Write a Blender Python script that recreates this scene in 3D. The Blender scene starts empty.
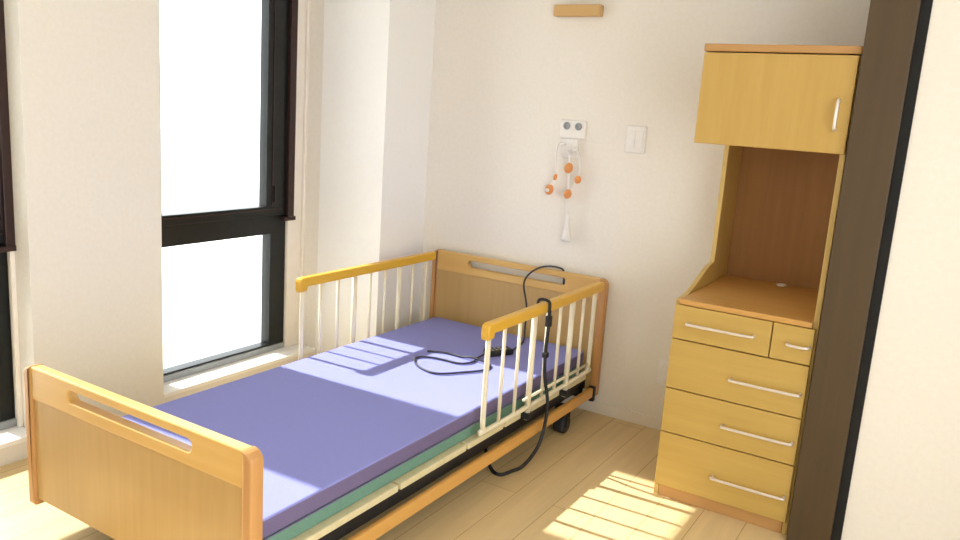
import bpy, bmesh, math, random
from mathutils import Vector, Matrix
random.seed(7)
S = bpy.context.scene
COL = S.collection
PI = math.pi

# ------------------------------------------------------------------ materials
def new_mat(name):
    m = bpy.data.materials.new(name); m.use_nodes = True
    nt = m.node_tree; b = nt.nodes['Principled BSDF']
    return m, nt, b

def lin(c):
    return tuple(((v/255)/12.92 if v/255 <= .04045 else (((v/255)+.055)/1.055)**2.4) for v in c) + (1,)

def noise_ramp(nt, scale_vec, nscale, c1, c2, detail=4, p1=.35, p2=.65, rough=.6, rot=(0, 0, 0)):
    tc = nt.nodes.new('ShaderNodeTexCoord'); mp = nt.nodes.new('ShaderNodeMapping')
    mp.inputs['Scale'].default_value = scale_vec; mp.inputs['Rotation'].default_value = rot
    nz = nt.nodes.new('ShaderNodeTexNoise'); nz.inputs['Scale'].default_value = nscale
    nz.inputs['Detail'].default_value = detail; nz.inputs['Roughness'].default_value = rough
    cr = nt.nodes.new('ShaderNodeValToRGB')
    cr.color_ramp.elements[0].position = p1; cr.color_ramp.elements[1].position = p2
    cr.color_ramp.elements[0].color = c1; cr.color_ramp.elements[1].color = c2
    nt.links.new(tc.outputs['Object'], mp.inputs['Vector'])
    nt.links.new(mp.outputs['Vector'], nz.inputs['Vector'])
    nt.links.new(nz.outputs['Fac'], cr.inputs['Fac'])
    return nz, cr, mp

def bump(nt, b, src, strength=.1, dist=.01):
    bp = nt.nodes.new('ShaderNodeBump'); bp.inputs['Strength'].default_value = strength
    bp.inputs['Distance'].default_value = dist
    nt.links.new(src, bp.inputs['Height']); nt.links.new(bp.outputs['Normal'], b.inputs['Normal'])

def mottled(name, c1, c2, rough=.6, scale=(1, 1, 1), ns=8, bs=0.0, metallic=0, spec=.5, dist=.005):
    m, nt, b = new_mat(name)
    nz, cr, _ = noise_ramp(nt, scale, ns, lin(c1), lin(c2))
    nt.links.new(cr.outputs['Color'], b.inputs['Base Color'])
    b.inputs['Roughness'].default_value = rough; b.inputs['Metallic'].default_value = metallic
    b.inputs['Specular IOR Level'].default_value = spec
    if bs: bump(nt, b, nz.outputs['Fac'], bs, dist)
    return m

def wood(name, c1, c2, axis='z', rough=.45, fine=34):
    """straight-grained laminate: noise drawn out along one axis"""
    sc = {'x': (.06, 1, 1), 'y': (1, .06, 1), 'z': (1, 1, .06)}[axis]
    m, nt, b = new_mat(name)
    nz, cr, _ = noise_ramp(nt, sc, fine, lin(c1), lin(c2), detail=6, p1=.3, p2=.7)
    nt.links.new(cr.outputs['Color'], b.inputs['Base Color'])
    b.inputs['Roughness'].default_value = rough
    bump(nt, b, nz.outputs['Fac'], .06, .003)
    return m

def floor_mat():
    m, nt, b = new_mat('pale_wood_floor')
    tc = nt.nodes.new('ShaderNodeTexCoord'); mp = nt.nodes.new('ShaderNodeMapping')
    mp.inputs['Rotation'].default_value = (0, 0, PI/2)
    br = nt.nodes.new('ShaderNodeTexBrick')
    br.inputs['Scale'].default_value = 1; br.inputs['Brick Width'].default_value = 1.8
    br.inputs['Row Height'].default_value = .15; br.inputs['Mortar Size'].default_value = .0012
    br.inputs['Color1'].default_value = lin((230, 203, 152)); br.inputs['Color2'].default_value = lin((224, 196, 142))
    br.inputs['Mortar'].default_value = lin((170, 132, 82))
    nt.links.new(tc.outputs['Object'], mp.inputs['Vector']); nt.links.new(mp.outputs['Vector'], br.inputs['Vector'])
    nz, cr, _ = noise_ramp(nt, (1, .06, 1), 26, (.86, .86, .86, 1), (1, 1, 1, 1), detail=6)
    mx = nt.nodes.new('ShaderNodeMixRGB'); mx.blend_type = 'MULTIPLY'; mx.inputs['Fac'].default_value = .8
    nt.links.new(br.outputs['Color'], mx.inputs['Color1']); nt.links.new(cr.outputs['Color'], mx.inputs['Color2'])
    nt.links.new(mx.outputs['Color'], b.inputs['Base Color'])
    b.inputs['Roughness'].default_value = .38
    bump(nt, b, nz.outputs['Fac'], .04, .002)
    return m

def glass_mat():
    m, nt, b = new_mat('clear_window_glass')
    nt.nodes.remove(b); out = nt.nodes['Material Output']
    tr = nt.nodes.new('ShaderNodeBsdfTransparent'); tr.inputs['Color'].default_value = (.97, .985, .98, 1)
    gl = nt.nodes.new('ShaderNodeBsdfGlossy'); gl.inputs['Roughness'].default_value = .02
    fr = nt.nodes.new('ShaderNodeFresnel'); fr.inputs['IOR'].default_value = 1.3
    mx = nt.nodes.new('ShaderNodeMixShader')
    nt.links.new(fr.outputs['Fac'], mx.inputs['Fac']); nt.links.new(tr.outputs[0], mx.inputs[1])
    nt.links.new(gl.outputs[0], mx.inputs[2]); nt.links.new(mx.outputs[0], out.inputs['Surface'])
    return m

M = dict(
    wall=mottled('cream_wallpaper', (238, 232, 221), (241, 236, 226), .85, ns=60, bs=.05),
    ceil=mottled('white_ceiling', (240, 236, 228), (244, 241, 234), .9, ns=40),
    reveal=mottled('white_painted_reveal', (250, 248, 245), (252, 251, 248), .8, ns=50),
    casing=mottled('cream_painted_casing', (240, 232, 220), (244, 237, 227), .5, ns=20),
    frame=mottled('black_aluminium', (24, 26, 25), (30, 32, 31), .35, ns=30, metallic=.3),
    brown_frame=mottled('dark_brown_aluminium', (50, 32, 30), (58, 38, 36), .35, ns=30, metallic=.2),
    glass=glass_mat(),
    floor=floor_mat(),
    wood_z=wood('honey_laminate_upright', (190, 154, 80), (198, 163, 90), 'z'),
    wood_x=wood('honey_laminate_level', (190, 156, 80), (198, 165, 90), 'x'),
    desk=wood('honey_brown_worktop', (200, 150, 80), (210, 160, 90), 'x'),
    hutch=wood('brown_laminate_back', (158, 112, 62), (170, 122, 70), 'z'),
    trimwood=wood('orange_edge_wood', (184, 138, 82), (194, 148, 92), 'x'),
    edge=wood('pale_edge_band', (206, 174, 104), (214, 183, 114), 'z'),
    board=wood('beech_bed_panel', (192, 157, 98), (201, 166, 108), 'z', .4),
    board_rail=wood('beech_bed_rail', (216, 172, 98), (224, 184, 112), 'x', .35),
    stile=wood('orange_beech_post', (190, 140, 84), (200, 150, 94), 'z', .35),
    bar_wood=wood('golden_handrail', (222, 170, 52), (230, 182, 66), 'y', .35),
    beam=wood('beech_side_beam', (206, 152, 76), (216, 164, 88), 'y', .4),
    cream_metal=mottled('cream_enamel', (232, 222, 192), (238, 229, 202), .35, ns=30),
    cream_board=mottled('cream_base_board', (214, 200, 158), (222, 210, 170), .5, ns=30),
    black=mottled('black_enamel', (24, 24, 26), (34, 33, 34), .5, ns=30),
    rubber=mottled('black_rubber', (22, 22, 25), (30, 30, 34), .6, ns=50),
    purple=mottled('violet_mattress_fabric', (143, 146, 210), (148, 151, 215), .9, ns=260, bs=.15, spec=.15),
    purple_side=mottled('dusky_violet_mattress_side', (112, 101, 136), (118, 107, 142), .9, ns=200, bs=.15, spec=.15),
    green=mottled('green_mattress_base', (104, 140, 124), (112, 150, 132), .9, ns=200, bs=.15, spec=.15),
    cord=mottled('dark_grey_cable', (40, 38, 48), (52, 50, 60), .5, ns=60),
    steel=mottled('brushed_silver', (222, 214, 206), (236, 230, 224), .3, (1, 1, 20), 40, metallic=.55),
    plastic=mottled('white_plastic', (240, 236, 230), (245, 242, 238), .35, ns=30),
    grey_plastic=mottled('grey_plastic', (150, 154, 156), (160, 164, 166), .4, ns=30),
    orange=mottled('orange_plastic', (228, 152, 84), (236, 162, 94), .35, ns=30),
    block=wood('wall_block_wood', (204, 164, 104), (212, 174, 116), 'x', .4),
    dark=wood('dark_brown_veneer', (74, 57, 35), (82, 64, 40), 'z', .5),
    gap=mottled('black_painted_gap', (12, 12, 12), (18, 18, 18), .8, ns=30),  # near-black colour carries the shade of the gap
    outside=mottled('pale_concrete', (206, 204, 198), (214, 212, 206), .9, ns=5),
)

# ------------------------------------------------------------------ helpers
ROOT = {}
def base_of(o):
    while o is not None and o.parent is not None: o = o.parent
    return Vector(o.location) if o is not None else Vector((0, 0, 0))

def obj(name, me, mat, parent=None, smooth=False, origin=None):
    """link a mesh written in world coordinates; parts are kept in their thing's own frame"""
    sh = base_of(parent) if parent is not None else (Vector(origin) if origin else Vector((0, 0, 0)))
    me.transform(Matrix.Translation(-sh))
    me.name = name
    if not me.materials: me.materials.append(mat)
    for p in me.polygons: p.use_smooth = smooth
    o = bpy.data.objects.new(name, me); COL.objects.link(o)
    if parent is not None: o.parent = parent
    else: o.location = sh
    return o

def bm_mesh(bm):
    me = bpy.data.meshes.new('m'); bm.normal_update(); bm.to_mesh(me); bm.free(); return me

def add_box(bm, a, b, bev=0, seg=2):
    x0, y0, z0 = [min(a[i], b[i]) for i in range(3)]; x1, y1, z1 = [max(a[i], b[i]) for i in range(3)]
    vs = [bm.verts.new(p) for p in ((x0,y0,z0),(x1,y0,z0),(x1,y1,z0),(x0,y1,z0),(x0,y0,z1),(x1,y0,z1),(x1,y1,z1),(x0,y1,z1))]
    fs = [bm.faces.new([vs[i] for i in f]) for f in ((3,2,1,0),(4,5,6,7),(0,1,5,4),(1,2,6,5),(2,3,7,6),(3,0,4,7))]
    if bev:
        es = list({e for f in fs for e in f.edges})
        bmesh.ops.bevel(bm, geom=es, offset=bev, segments=seg, affect='EDGES', profile=.5)

def box(a, b, bev=.002, seg=2):
    bm = bmesh.new(); add_box(bm, a, b, bev, seg); return bm_mesh(bm)

def boxes(lst, bev=.002):
    bm = bmesh.new()
    for a, b in lst: add_box(bm, a, b, bev)
    return bm_mesh(bm)

def add_tube(bm, pts, r, n=10, cap=True):
    pts = [Vector(p) for p in pts]; rings = []
    up = None
    for i, p in enumerate(pts):
        t = (pts[min(i+1, len(pts)-1)] - pts[max(i-1, 0)]).normalized()
        if up is None:
            up = Vector((0, 0, 1)) if abs(t.z) < .9 else Vector((1, 0, 0))
        s = t.cross(up).normalized(); up = s.cross(t).normalized()
        rr = r[i] if isinstance(r, (list, tuple)) else r
        rings.append([bm.verts.new(p + rr*(math.cos(2*PI*k/n)*s + math.sin(2*PI*k/n)*up)) for k in range(n)])
    for a, b in zip(rings, rings[1:]):
        for k in range(n): bm.faces.new((a[k], a[(k+1) % n], b[(k+1) % n], b[k]))
    if cap: bm.faces.new(rings[0][::-1]); bm.faces.new(rings[-1])

def tube(pts, r, n=10):
    bm = bmesh.new(); add_tube(bm, pts, r, n); bmesh.ops.recalc_face_normals(bm, faces=bm.faces); return bm_mesh(bm)

def smooth_path(pts, k=8):
    P = [Vector(p) for p in pts]; P = [2*P[0]-P[1]] + P + [2*P[-1]-P[-2]]; out = []
    for i in range(1, len(P)-2):
        for j in range(k):
            t = j/k; a, b, c, d = P[i-1], P[i], P[i+1], P[i+2]
            out.append(.5*((2*b) + (c-a)*t + (2*a-5*b+4*c-d)*t*t + (3*b-a-3*c+d)*t**3))
    out.append(P[-2]); return out

def prism(loops, depth, frame, bev=.003):
    """flat outline (first loop) with holes (the others) given thickness along the frame's third axis.
       frame = (origin, u, v, w)"""
    cu = bpy.data.curves.new('c', 'CURVE'); cu.dimensions = '2D'; cu.fill_mode = 'BOTH'
    cu.extrude = depth/2 - bev; cu.bevel_depth = bev; cu.bevel_resolution = 2; cu.offset = -bev
    for lp in loops:
        sp = cu.splines.new('POLY'); sp.points.add(len(lp)-1); sp.use_cyclic_u = True
        for q, (x, y) in zip(sp.points, lp): q.co = (x, y, 0, 1)
    o = bpy.data.objects.new('c', cu); COL.objects.link(o)
    dg = bpy.context.evaluated_depsgraph_get(); me = bpy.data.meshes.new_from_object(o.evaluated_get(dg))
    bpy.data.objects.remove(o); bpy.data.curves.remove(cu); me.materials.clear()
    og, u, v, w = [Vector(a) for a in frame]
    mt = Matrix(((u.x, v.x, w.x, og.x), (u.y, v.y, w.y, og.y), (u.z, v.z, w.z, og.z), (0, 0, 0, 1)))
    me.transform(mt)
    if mt.to_3x3().determinant() < 0: me.flip_normals()
    bm = bmesh.new(); bm.from_mesh(me); bmesh.ops.remove_doubles(bm, verts=bm.verts, dist=1e-5)
    bmesh.ops.recalc_face_normals(bm, faces=bm.faces); bm.to_mesh(me); bm.free()
    return me

def rrect(x0, z0, x1, z1, r, n=6):
    """rounded outline; r = radii at (x0z0, x1z0, x1z1, x0z1)"""
    if not isinstance(r, (list, tuple)): r = [r]*4
    out = []
    for (cx, cz, a0), rr in zip(((x0, z0, PI), (x1, z0, 1.5*PI), (x1, z1, 0), (x0, z1, .5*PI)), r):
        if rr <= 0: out.append((cx, cz)); continue
        ox = cx + (rr if cx == x0 else -rr); oz = cz + (rr if cz == z0 else -rr)
        for k in range(n+1):
            a = a0 + (PI/2)*k/n; out.append((ox + rr*math.cos(a), oz + rr*math.sin(a)))
    return out

def lathe(prof, origin, axis, n=20):
    """prof: list of (radius, height along axis)"""
    ax = Vector(axis).normalized(); s = ax.orthogonal().normalized(); t = ax.cross(s)
    bm = bmesh.new(); rings = []
    for r, h in prof:
        c = Vector(origin) + ax*h
        rings.append([bm.verts.new(c + max(r, 1e-5)*(math.cos(2*PI*k/n)*s + math.sin(2*PI*k/n)*t)) for k in range(n)])
    for a, b in zip(rings, rings[1:]):
        for k in range(n): bm.faces.new((a[k], a[(k+1) % n], b[(k+1) % n], b[k]))
    bm.faces.new(rings[0][::-1]); bm.faces.new(rings[-1])
    bmesh.ops.recalc_face_normals(bm, faces=bm.faces); return bm_mesh(bm)

def thing(name, loc, label, cat, group=None):
    o = bpy.data.objects.new(name, None); COL.objects.link(o); o.location = loc
    o.empty_display_size = .1; o['label'] = label; o['category'] = cat
    if group: o['group'] = group
    return o

def struct(name, me, mat, label=None):
    o = obj(name, me, mat); o['kind'] = 'structure'
    if label: o['label'] = label
    return o

# ------------------------------------------------------------------ room
XL = -.50            # inner face of the window wall
XO = -.78            # its outer face
YB = .05             # face of the end wall
ZC = 2.45
O1 = (-1.235, -.31); O2 = (-2.60, -1.778)    # window openings along the wall
SILL, HEAD = .085, 2.12
struct('floor', box((XL-.2, YB+.1, -.1), (3.3, -5.0, 0), 0), M['floor'])
struct('ceiling', box((XO, YB+.1, ZC), (3.3, -5.0, ZC+.1), 0), M['ceil'])
struct('wall_back', box((XO, YB, 0), (3.3, YB+.1, ZC), 0), M['wall'])
struct('wall_right', boxes([((3.2, YB, 0), (3.3, -1.6, ZC)), ((3.2, -4.2, 0), (3.3, -5.0, ZC)), ((3.2, -1.6, 2.1), (3.3, -4.2, ZC))], 0), M['wall'])   # unseen opening on the camera's right, added to light the window wall
struct('wall_left', boxes([((XO, O1[0], 0), (XL, O2[1], ZC)), ((XO, O2[0], 0), (XL, -5.0, ZC)), ((XO, YB, 0), (XL, O1[1], ZC)),
                           ((XO, O1[0], 0), (XL, O1[1], SILL-.02)), ((XO, O2[0], 0), (XL, O2[1], SILL-.02)),
                           ((XO, O1[0], HEAD), (XL, O1[1], ZC)), ((XO, O2[0], HEAD), (XL, O2[1], ZC))], 0), M['wall'])
struct('wall_corner', box((XL, O1[1], 0), (-.10, YB, ZC), 0), M['reveal'], 'white boxed column in the corner beside the window')
struct('wall_front', box((XO, -5.0, 0), (3.3, -5.1, ZC), 0), M['wall'])
struct('wall_alcove', box((2.105, -.60, 0), (3.2, -.50, ZC), 0), M['wall'])
struct('trim_1', box((1.942, -.615, 0), (2.075, -.03, ZC), .003), M['dark'], 'dark brown upright door jamb beside the cabinet')
struct('trim_2', box((2.075, -.605, 0), (2.105, -.50, ZC), 0), M['gap'], 'black strip standing in for the dark gap along the door jamb')  # solid black strip painted in for the shadowed gap beside the jamb
struct('baseboard_back', box((-.10, YB-.008, 0), (1.94, YB, .055), .002), M['casing'])
struct('balcony_ground', box((-9, -9, -.25), (XO-.001, 7, -.12), 0), M['outside'], 'pale sunlit concrete outside the window')

def window(name, oy0, oy1, label, m=.11, w=.144):
    W = bpy.data.objects.new(name, None); COL.objects.link(W); W.location = (-.62, (oy0+oy1)/2, SILL)
    W['kind'] = 'structure'; W['label'] = label
    x0, x1 = -.68, -.62
    gy0, gyU, gyL = oy0+.082, oy1-m-w, oy1-m-w+(.044 if w > .1 else 0)           # glass edges
    zb, t0, t1 = .115, .692, .832
    # painted casing round the frame and the ledge
    obj('casing', boxes([((-.70, oy1-m, zb-.03), (-.605, oy1, HEAD)), ((-.70, oy0, zb-.03), (-.625, oy0+.012, HEAD)),
                         ((-.605, oy1-.018, SILL), (-.590, oy1, HEAD)), ((-.70, oy0, HEAD-.03), (-.60, oy1, HEAD))], .003), M['casing'], W)
    obj('sill', box((-.72, oy0, SILL-.02), (XL+.004, oy1, SILL), .004), M['reveal'], W)
    obj('lower_rail', box((-.69, oy0+.01, SILL), (-.612, oy1-m, zb), .003), M['grey_plastic'], W)
    # lower fixed light
    obj('lower_frame', prism([[(gy0-.08, zb), (oy1-m, zb), (oy1-m, t1-.02), (gy0-.08, t1-.02)],
                              [(gy0, zb+.008), (gyL, zb+.008), (gyL, t0), (gy0, t0)]],
                             .06, ((-.65, 0, 0), (0, 1, 0), (0, 0, 1), (1, 0, 0)), .002), M['frame'], W)
    obj('lower_pane', box((-.653, gy0-.01, zb), (-.647, gyL+.01, t0+.01), 0), M['glass'], W)
    # upper opening sash, standing a little proud of the lower light
    us = obj('upper_sash', prism([[(gy0-.08, t1-.045), (oy1-m-.002, t1-.045), (oy1-m-.002, HEAD-.03), (gy0-.08, HEAD-.03)],
                                  [(gy0, t1), (gyU, t1), (gyU, HEAD-.09), (gy0, HEAD-.09)]],
                                 .055, ((-.632, 0, 0), (0, 1, 0), (0, 0, 1), (1, 0, 0)), .003), M['frame'], W)
    obj('glazing_bead', boxes([((-.606, gyU+.03, t1+.004), (-.600, gyU+.036, HEAD-.04)), 
                               ((-.606, gy0, t1-.018), (-.600, gyU+.1, t1-.012))], .001), M['brown_frame'], us)
    obj('upper_pane', box((-.635, gy0-.01, t1-.01), (-.629, gyU+.01, HEAD-.08), 0), M['glass'], W)
    # brown screen channel on the sash edge, its foot sticking out over the transom
    obj('screen_channel', boxes([((-.605, oy1-m-.020, t1-.06), (-.585, oy1-m+.022, HEAD-.03)), ((-.605, oy1-m-.048, t1-.075), (-.580, oy1-m+.030, t1-.055))], .002), M['brown_frame'], W)
    lt = obj('latch', box((-.604, gyU+.040, t1+.02), (-.592, gyU+.050, t1+.10), .003), M['black'], W)
    return W
window('window_1', O1[0], O1[1], 'black framed window with opening upper sash beside the corner column')
window('window_2', O2[0], O2[1], 'black framed window beyond the footboard end of the bed', .012, .055)

# ------------------------------------------------------------------ care bed
BW = .96
bed = thing('care_bed', (BW/2, -1.02, 0), 'wooden and metal care bed with white barred side rails by the window', 'bed')
YF = -2.05
def bed_board(name, y0, y1, ztop, zbot, face):
    """beech end board: framed panel with a through grip slot; face = +1/-1 side the panel lines show on"""
    zs0, zs1 = ztop-.062, ztop-.027
    ym = (y0+y1)/2; t = abs(y1-y0)
    fr = ((0, ym, 0), (1, 0, 0), (0, 0, 1), (0, 1, 0))
    slot = rrect(.215, zs0, .755 if face > 0 else .742, zs1, .0165, 6)
    b = obj(name, prism([rrect(.012, ztop-.10, BW-.012, ztop, [0, 0, .03, .03]), slot], t, fr, .005), M['board_rail'], bed)
    obj('panel', box((.03, ym-t*.32, zbot+.02), (BW-.03, ym+t*.32, ztop-.099), .001), M['board'], b)
    for x0, x1, rr in ((0, .034, [0, 0, 0, .032]), (BW-.034, BW, [0, 0, .032, 0])):
        obj('post', prism([rrect(x0, zbot, x1, ztop+.001, rr)], t+.010, fr, .008), M['stile'], b)
    return b
bed_board('headboard', 0.0, .032, .65, .10, 1)
bed_board('footboard', YF-.034, YF, .540, .10, -1)

# base boards (cream, four sections)
for a, b in ((-.06, -.80), (-.812, -1.06), (-1.072, -1.45), (-1.462, -2.0)):
    obj('base_board', box((.050, a, .188), (.930, b, .211), .004), M['cream_board'], bed)
# black under frame: long channels, cross members, lifting arms
obj('under_frame', boxes([((.06, -.03, .145), (.10, -2.03, .187)), ((.865, -.03, .135), (.915, -2.03, .187)),
                          ((.06, -.05, .11), (.915, -.10, .17)), ((.06, -1.96, .11), (.915, -2.01, .17)), ((.07, -.9, .13), (.9, -.95, .17)),
                          ((.07, -1.4, .13), (.9, -1.45, .17)), ((.12, -.1, .10), (.16, -2.0, .15)), ((.80, -.1, .10), (.84, -2.0, .15))], .003), M['black'], bed)
obj('lift_motor', boxes([((.40, -.75, .10), (.52, -1.25, .17)), ((.44, -1.25, .12), (.48, -1.5, .15))], .01), M['black'], bed)
for x0 in (-.0, BW-.02):
    bmx = obj('side_beam', box((x0, -.035, .101), (x0+.02, YF+.005, .146), .004), M['beam'], bed)
    obj('end_cap', box((x0-.003, -.012, .080), (x0+.024, -.036, .150), .004), M['rubber'], bmx)
for x in (.115, .925):
    for y in (-.275, -1.86):
        c = obj('caster', boxes([((x-.028, y-.028, .098), (x+.028, y+.028, .125))], .004), M['black'], bed)
        obj('wheel', lathe([(.020, -.025), (.036, -.025), (.041, -.017), (.041, .017), (.036, .025), (.020, .025)], (x, y, .0412), (1, 0, 0), 24), M['rubber'], c, True)
        obj('fork', boxes([((x-.031, y-.014, .03), (x-.026, y+.014, .098)), ((x+.026, y-.014, .03), (x+.031, y+.014, .098)), ((x-.031, y-.014, .092), (x+.031, y+.014, .098))], 0), M['black'], c)

def side_rail(x, side, ya):
    z0, z1 = .240, .605
    yb = -.095
    # bottom tube, turned up at both ends into the end posts
    path = smooth_path([(x, ya, z1), (x, ya, z0+.05), (x, ya+.012, z0+.014), (x, ya+.05, z0), (x, yb-.05, z0), (x, yb-.012, z0+.014), (x, yb, z0+.05), (x, yb, z1)], 6)
    rail = obj('side_rail', tube(path, .0095, 12), M['cream_metal'], bed, True)
    obj('retaining_tube', tube([(x-.0*side, ya+.3, z0+.035), (x, yb-.01, z0+.035)], .006, 10), M['cream_metal'], rail, True)
    # wooden hand bar with a down-turned foot end
    prof = [(ya-.028, .600), (ya-.026, .588), (ya+.012, .588), (ya+.018, .606), (yb+.056, .606), (yb+.062, .612), (yb+.062, .640), (yb+.056, .646), (ya-.01, .646), (ya-.024, .640), (ya-.028, .630)]
    obj('hand_bar', prism([prof], .034, ((x, 0, 0), (0, 1, 0), (0, 0, 1), (1, 0, 0)), .007), M['bar_wood'], rail)
    for k in range(9):
        y = ya + (yb-ya)*k/8
        if k in (3, 6):
            obj('socket_post', tube([(x, y, .610), (x, y, .185)], .0115, 12), M['cream_metal'], rail, True)
            obj('socket', boxes([((x-.018, y-.02, .19), (x+.018, y+.02, .215)), ((min(x, x-side*.06), y-.015, .195), (max(x, x-side*.06), y+.015, .21))], .003), M['black'], rail)
        elif 0 < k < 8:
            obj('rail_bar', tube([(x, y, .610), (x, y, z0)], .0068, 10), M['cream_metal'], rail, True)
    return rail
side_rail(.948, 1, -1.005)
side_rail(.030, -1, -.965)

# ------------------------------------------------------------------ mattress
mat = thing('mattress', (.48, -1.02, .2118), 'thin violet mattress with a green underside lying on the care bed', 'mattress')
def mattress_layer(z0, z1, x0, x1, y0, y1, r):
    bm = bmesh.new(); add_box(bm, (x0, y0, z0), (x1, y1, z1), r, 4)
    return bm_mesh(bm)
MX0, MX1, MY0, MY1 = .065, .905, -.035, -2.035
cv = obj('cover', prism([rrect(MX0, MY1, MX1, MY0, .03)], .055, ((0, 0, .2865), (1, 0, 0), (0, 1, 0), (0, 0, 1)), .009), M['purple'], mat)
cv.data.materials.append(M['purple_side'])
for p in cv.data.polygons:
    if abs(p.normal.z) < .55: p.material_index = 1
obj('base_layer', prism([rrect(MX0+.002, MY1+.002, MX1-.002, MY0-.002, .03)], .046, ((0, 0, .2348), (1, 0, 0), (0, 1, 0), (0, 0, 1)), .006), M['green'], mat)
bm = bmesh.new()
pp = [(x, y, .2585) for x, y in rrect(MX0-.001, MY1-.001, MX1+.001, MY0+.001, .03, 5)]
add_tube(bm, pp+[pp[0]], .0022, 6, False)
obj('piping', bm_mesh(bm), M['purple_side'], mat, True)

# ------------------------------------------------------------------ bed remote and cables
ZM = .3145
rem = thing('bed_remote', (.60, -.36, ZM), 'black hand control with looped cable lying on the violet mattress', 'remote control')
HM = Matrix.Translation((.635, -.37, ZM)) @ Matrix.Rotation(math.radians(-28), 4, 'Z')
me = box((-.030, -.062, 0), (.030, .062, .026), .007, 3); me.transform(HM)
body = obj('handset', me, M['black'], rem)
for k in range(4):
    for q in (-1, 1):
        me = box((-.006+q*.011, -.006, 0), (.006+q*.011, .006, .0015), .0005)
        me.transform(HM @ Matrix.Translation((0, -.038+.022*k, .0255)))
        obj('key', me, M['grey_plastic'], body)
zc = ZM+.0055
obj('cable', tube(smooth_path([(.606, -.43, zc+.006), (.605, -.50, zc), (.618, -.56, zc), (.590, -.61, zc), (.512, -.616, zc), (.459, -.626, zc), (.415, -.655, zc), (.420, -.70, zc),
                   (.491, -.763, zc), (.589, -.782, zc), (.66, -.70, zc), (.71, -.61, zc), (.69, -.535, zc), (.60, -.530, zc+.009), (.54, -.529, zc), (.463, -.530, zc), (.39, -.565, zc)], 10), .0043, 10), M['cord'], rem, True)
cab = thing('bed_cable', (.60, -.2, ZM), 'thin black cable rising from the mattress and looping over the headboard', 'cable')
obj('cable', tube(smooth_path([(.66, -.285, zc), (.645, -.20, zc), (.625, -.12, zc+.002), (.600, -.07, .36), (.585, -.04, .46), (.555, -.030, .56), (.570, -.025, .61), (.610, -.012, .648), (.655, .008, .664), (.700, .028, .662), (.722, .041, .648), (.728, .0415, .60), (.728, .0415, .50)], 10), .0044, 10), M['cord'], cab, True)
pw = thing('power_cord', (1.0, -.6, 0), 'black cord hooked over the near handrail and trailing under the bed', 'cord')
YH = -.595
obj('cord_hook', tube(smooth_path([(.922, YH, .60), (.922, YH, .645), (.934, YH, .657), (.96, YH, .657), (.973, YH, .645), (.973, YH, .60)], 6), .006, 10), M['rubber'], pw, True)
obj('cord', tube(smooth_path([(.975, YH, .62), (.977, YH-.005, .54), (.975, YH-.008, .45), (.978, YH, .35), (.990, YH+.018, .25), (.994, YH+.01, .17),
                   (.992, YH-.02, .09), (.985, YH-.06, .045), (.972, YH-.12, .012), (.955, YH-.175, .0075), (.94, YH-.225, .0075), (.905, YH-.225, .0075), (.84, YH-.16, .0075), (.76, YH-.05, .0075)], 10), .0070, 12), M['rubber'], pw, True)
obj('cord_clip', box((.965, YH-.015, .555), (.986, YH+.009, .60), .004), M['rubber'], pw)
obj('cord_clip', box((.965, YH-.019, .43), (.987, YH+.004, .452), .004), M['rubber'], pw)

# ------------------------------------------------------------------ cabinet
CX0, CX1, CYF, CYB, CT = 1.455, 1.935, -.575, YB-.012, 1.62
cb = thing('storage_cabinet', ((CX0+CX1)/2, -.27, 0), 'tall honey wood bedside cabinet with open shelf, drawers and upper cupboard', 'cabinet')
# shaped side panels: deep below, drawn back beside the open shelf
def s_curve(n=10):
    out = []
    for k in range(n+1):
        t = k/n; s = t*t*(3-2*t)
        out.append((CYF+.004 + (.385)*t, .752 + .085*(s**1.3)))
    return out
left = [(CYB, 0), (CYF+.004, 0)] + s_curve() + [(-.182, .90), (-.182, 1.305), (CYF+.02, 1.305), (CYF+.02, 1.602), (CYB, 1.602)]
right = [(CYB, 0), (CYF+.004, 0), (CYF+.004, 1.305), (CYF+.02, 1.305), (CYF+.02, 1.602), (CYB, 1.602)]
for x, lp in ((CX0+.009, left), (CX1-.009, right)):
    o = obj('side_panel', prism([lp], .018, ((x, 0, 0), (0, 1, 0), (0, 0, 1), (1, 0, 0)), .002), M['wood_z'], cb)
    o.data.materials.append(M['edge'])
    for p in o.data.polygons:
        if p.normal.y < -.3 or (abs(p.normal.x) < .3 and p.normal.z > .3): p.material_index = 1
obj('back_panel', box((CX0+.018, CYB-.008, .04), (CX1-.018, CYB, 1.59), 0), M['hutch'], cb)
wt = obj('worktop', box((CX0+.019, CYF-.012, .737), (CX1-.019, CYB-.009, .757), .004), M['desk'], cb)
obj('cable_cap', lathe([(.0, 0), (.020, 0), (.020, .004), (.016, .007), (0, .007)], (1.705, -.02, .757), (0, 0, 1), 20), M['plastic'], wt, True)
obj('plinth', box((CX0+.019, CYF+.004, 0), (CX1-.019, CYF+.022, .046), .002), M['trimwood'], cb)
obj('cupboard_floor', box((CX0+.019, CYF+.022, 1.307), (CX1-.019, CYB-.009, 1.325), .002), M['wood_x'], cb)
obj('top_panel', box((CX0-.003, CYF-.006, 1.605), (CX1+.003, CYB, 1.630), .004), M['trimwood'], cb)
def handle(parent, p0, p1, axis):
    off = .028; d = Vector((0, -1, 0)); a, b = Vector(p0), Vector(p1); u = (b-a).normalized()
    bm = bmesh.new()
    add_tube(bm, smooth_path([a, a+d*off*.7, a+d*off+u*.012, (a+b)/2+d*(off+.002), b+d*off-u*.012, b+d*off*.7, b], 5), .0052, 10)
    bmesh.ops.recalc_face_normals(bm, faces=bm.faces)
    obj('handle', bm_mesh(bm), M['steel'], parent, True)
FY = CYF-.014
dr = obj('cupboard_door', box((CX0+.002, FY, 1.302), (CX1-.002, FY+.018, 1.601), .003), M['wood_z'], cb)
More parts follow.
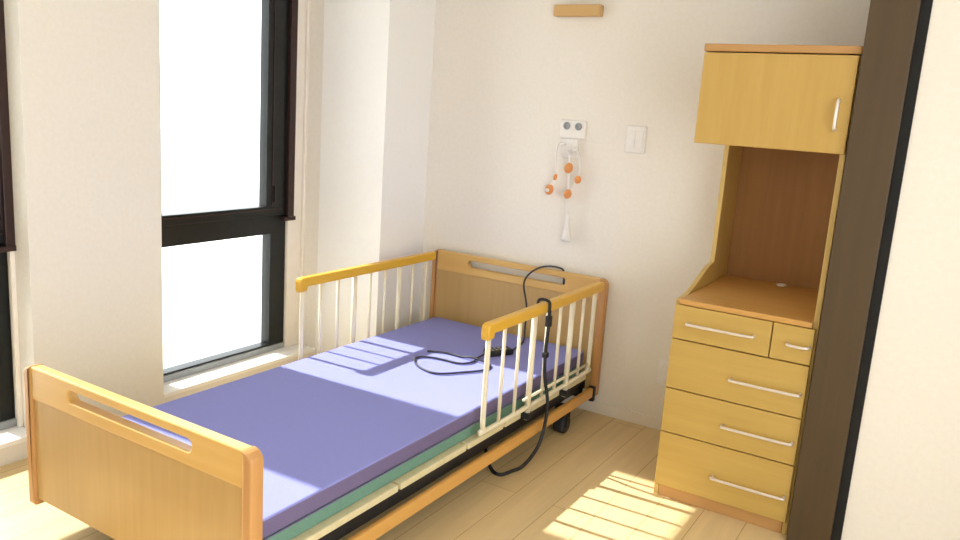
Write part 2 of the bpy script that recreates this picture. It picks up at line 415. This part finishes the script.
handle(dr, (1.896, FY, 1.375), (1.896, FY, 1.465), 'z')
X0, X1, XD = CX0+.005, CX1-.007, 1.796
for (xa, xb, za, zb, ha, hb, hz) in ((X0, XD-.002, .613, .735, 1.515, 1.742, .676), (XD+.002, X1, .613, .735, 1.852, 1.918, .674),
                                 (X0, X1, .428, .609, 1.685, 1.912, .511), (X0, X1, .260, .424, 1.679, 1.911, .339), (X0, X1, .050, .256, 1.668, 1.912, .143)):
    d = obj('drawer', box((xa, FY, za), (xb, FY+.017, zb), .0025), M['wood_x'], cb)
    handle(d, (ha, FY, hz), (hb, FY, hz), 'x')

# ------------------------------------------------------------------ on the end wall
yw = YB
blk = obj('wall_block', box((.575, yw-.045, 1.795), (.800, yw, 1.845), .006, 3), M['block'], origin=(.69, yw, 1.795))
blk['label'] = 'small wooden wall block mounted high above the bed'; blk['category'] = 'wall block'

pl = thing('nurse_call_panel', (.705, yw, 1.255), 'white wall plate with sockets and dangling call cords plugged in', 'call panel')
obj('plate', box((.640, yw-.010, 1.262), (.768, yw, 1.345), .005, 3), M['plastic'], pl)
for x in (.675, .733):
    s = obj('socket', lathe([(.017, 0), (.017, .004), (.014, .006), (.010, .006), (.010, .003), (0, .003)], (x, yw-.010, 1.318), (0, -1, 0), 20), M['grey_plastic'], pl, True)
obj('lower_plate', box((.662, yw-.018, 1.175), (.742, yw, 1.262), .006, 3), M['plastic'], pl)
def pendant(cx, pts, label, kind):
    t = thing('call_cord', pts[0], label, 'call cord', None)
    obj('cord', tube(smooth_path(pts, 8), .0045, 10), M['plastic'], t, True)
    obj('plug', lathe([(.0, 0), (.010, 0), (.012, .012), (.008, .026), (.004, .034)], (pts[0][0], pts[0][1]+.006, pts[0][2]), (0, -1, 0), 16), M['plastic'], t, True)
    return t
def bulb(t, p, r, m='orange', s=1.25):
    pr = [(math.sin(PI*k/10)*r, -math.cos(PI*k/10)*r*s) for k in range(11)]
    obj('call_button' if m == 'orange' else 'pull_handle', lathe(pr, p, (.25, 0, 1), 18), M[m], t, True)
yc = yw-.034
t1 = pendant(0, [(.672, yw-.022, 1.235), (.655, yc-.01, 1.235), (.645, yc, 1.17), (.652, yc, 1.10), (.648, yc, 1.07), (.632, yc, 1.05), (.625, yc, 1.03)],
             'left call cord with an orange button hanging off the wall plate', 1)
bulb(t1, (.650, yc, 1.082), .009, 'orange', 1.9); bulb(t1, (.624, yc, 1.022), .020)
obj('button_cap', lathe([(0, 0), (.009, 0), (.009, .004), (0, .006)], (.624, yc-.018, 1.020), (0, -1, 0), 16), M['plastic'], t1, True)
t2 = pendant(0, [(.708, yw-.024, 1.20), (.712, yc, 1.17), (.715, yc, 1.13), (.718, yc, 1.05), (.718, yc, .98), (.726, yc, .90), (.732, yc, .86)],
             'middle call cord with orange knobs and a white pull handle at its end', 2)
bulb(t2, (.715, yc-.004, 1.130), .020); bulb(t2, (.722, yc-.004, 1.012), .018)
obj('pull_handle', lathe([(0, -.075), (.021, -.075), (.023, -.065), (.019, -.055), (.013, -.01), (.010, .03), (.006, .045), (0, .046)], (.731, yc, .872), (-.03, 0, 1), 18), M['plastic'], t2, True)
t3 = pendant(0, [(.735, yw-.024, 1.215), (.758, yc, 1.19), (.770, yc, 1.13), (.766, yc, 1.10), (.758, yc, 1.075), (.744, yc, 1.05), (.740, yc, 1.03)],
             'right call cord with an orange button and short curled lead', 3)
bulb(t3, (.764, yc, 1.082), .016, 'orange', 1.2)

sw = thing('light_switch', (1.01, yw, 1.225), 'white twin light switch plate on the cream wall', 'light switch')
obj('switch_plate', box((.962, yw-.007, 1.222), (1.054, yw, 1.340), .005, 3), M['plastic'], sw)
for x in (.990, 1.028):
    obj('rocker', box((x-.016, yw-.011, 1.245), (x+.016, yw-.006, 1.318), .002), M['plastic'], sw)

ot = thing('wall_socket', (1.265, yw, .26), 'white socket low on the wall half hidden behind the cabinet', 'socket')
obj('socket_plate', box((1.225, yw-.008, .205), (1.295, yw, .325), .004), M['plastic'], ot)
obj('socket_insert', box((1.24, yw-.012, .225), (1.28, yw-.007, .305), .002), M['plastic'], ot)

# ------------------------------------------------------------------ light
w = bpy.data.worlds.new('World'); S.world = w; w.use_nodes = True
bg = w.node_tree.nodes['Background']; bg.inputs['Color'].default_value = (.93, .97, 1.0, 1); bg.inputs['Strength'].default_value = 1.0
sun = bpy.data.lights.new('sun', 'SUN'); sun.energy = 2.2; sun.angle = math.radians(.9); sun.color = (1, .99, .97)
so = bpy.data.objects.new('sun', sun); COL.objects.link(so)
so.rotation_euler = Vector((1, .04, -1/1.13)).to_track_quat('-Z', 'Y').to_euler()

# ------------------------------------------------------------------ camera
cam = bpy.data.cameras.new('camera'); co = bpy.data.objects.new('camera', cam); COL.objects.link(co); S.camera = co
yaw, pit, rol = 0.54207405, 0.19808658, 0.06814651
f = Vector((-math.sin(yaw)*math.cos(pit), math.cos(yaw)*math.cos(pit), -math.sin(pit)))
rt = Vector((math.cos(yaw), math.sin(yaw), 0)); up = rt.cross(f)
r2 = math.cos(rol)*rt + math.sin(rol)*up; u2 = -math.sin(rol)*rt + math.cos(rol)*up
co.matrix_world = Matrix(((r2.x, u2.x, -f.x, 2.2807), (r2.y, u2.y, -f.y, -3.3076), (r2.z, u2.z, -f.z, 1.3622), (0, 0, 0, 1)))
cam.sensor_width = 36; cam.lens = 36*795.5/960; cam.clip_start = .05

vs = S.view_settings; vs.view_transform = 'Standard'; vs.look = 'None'; vs.gamma = 1; vs.use_curve_mapping = False; vs.exposure = 2.1
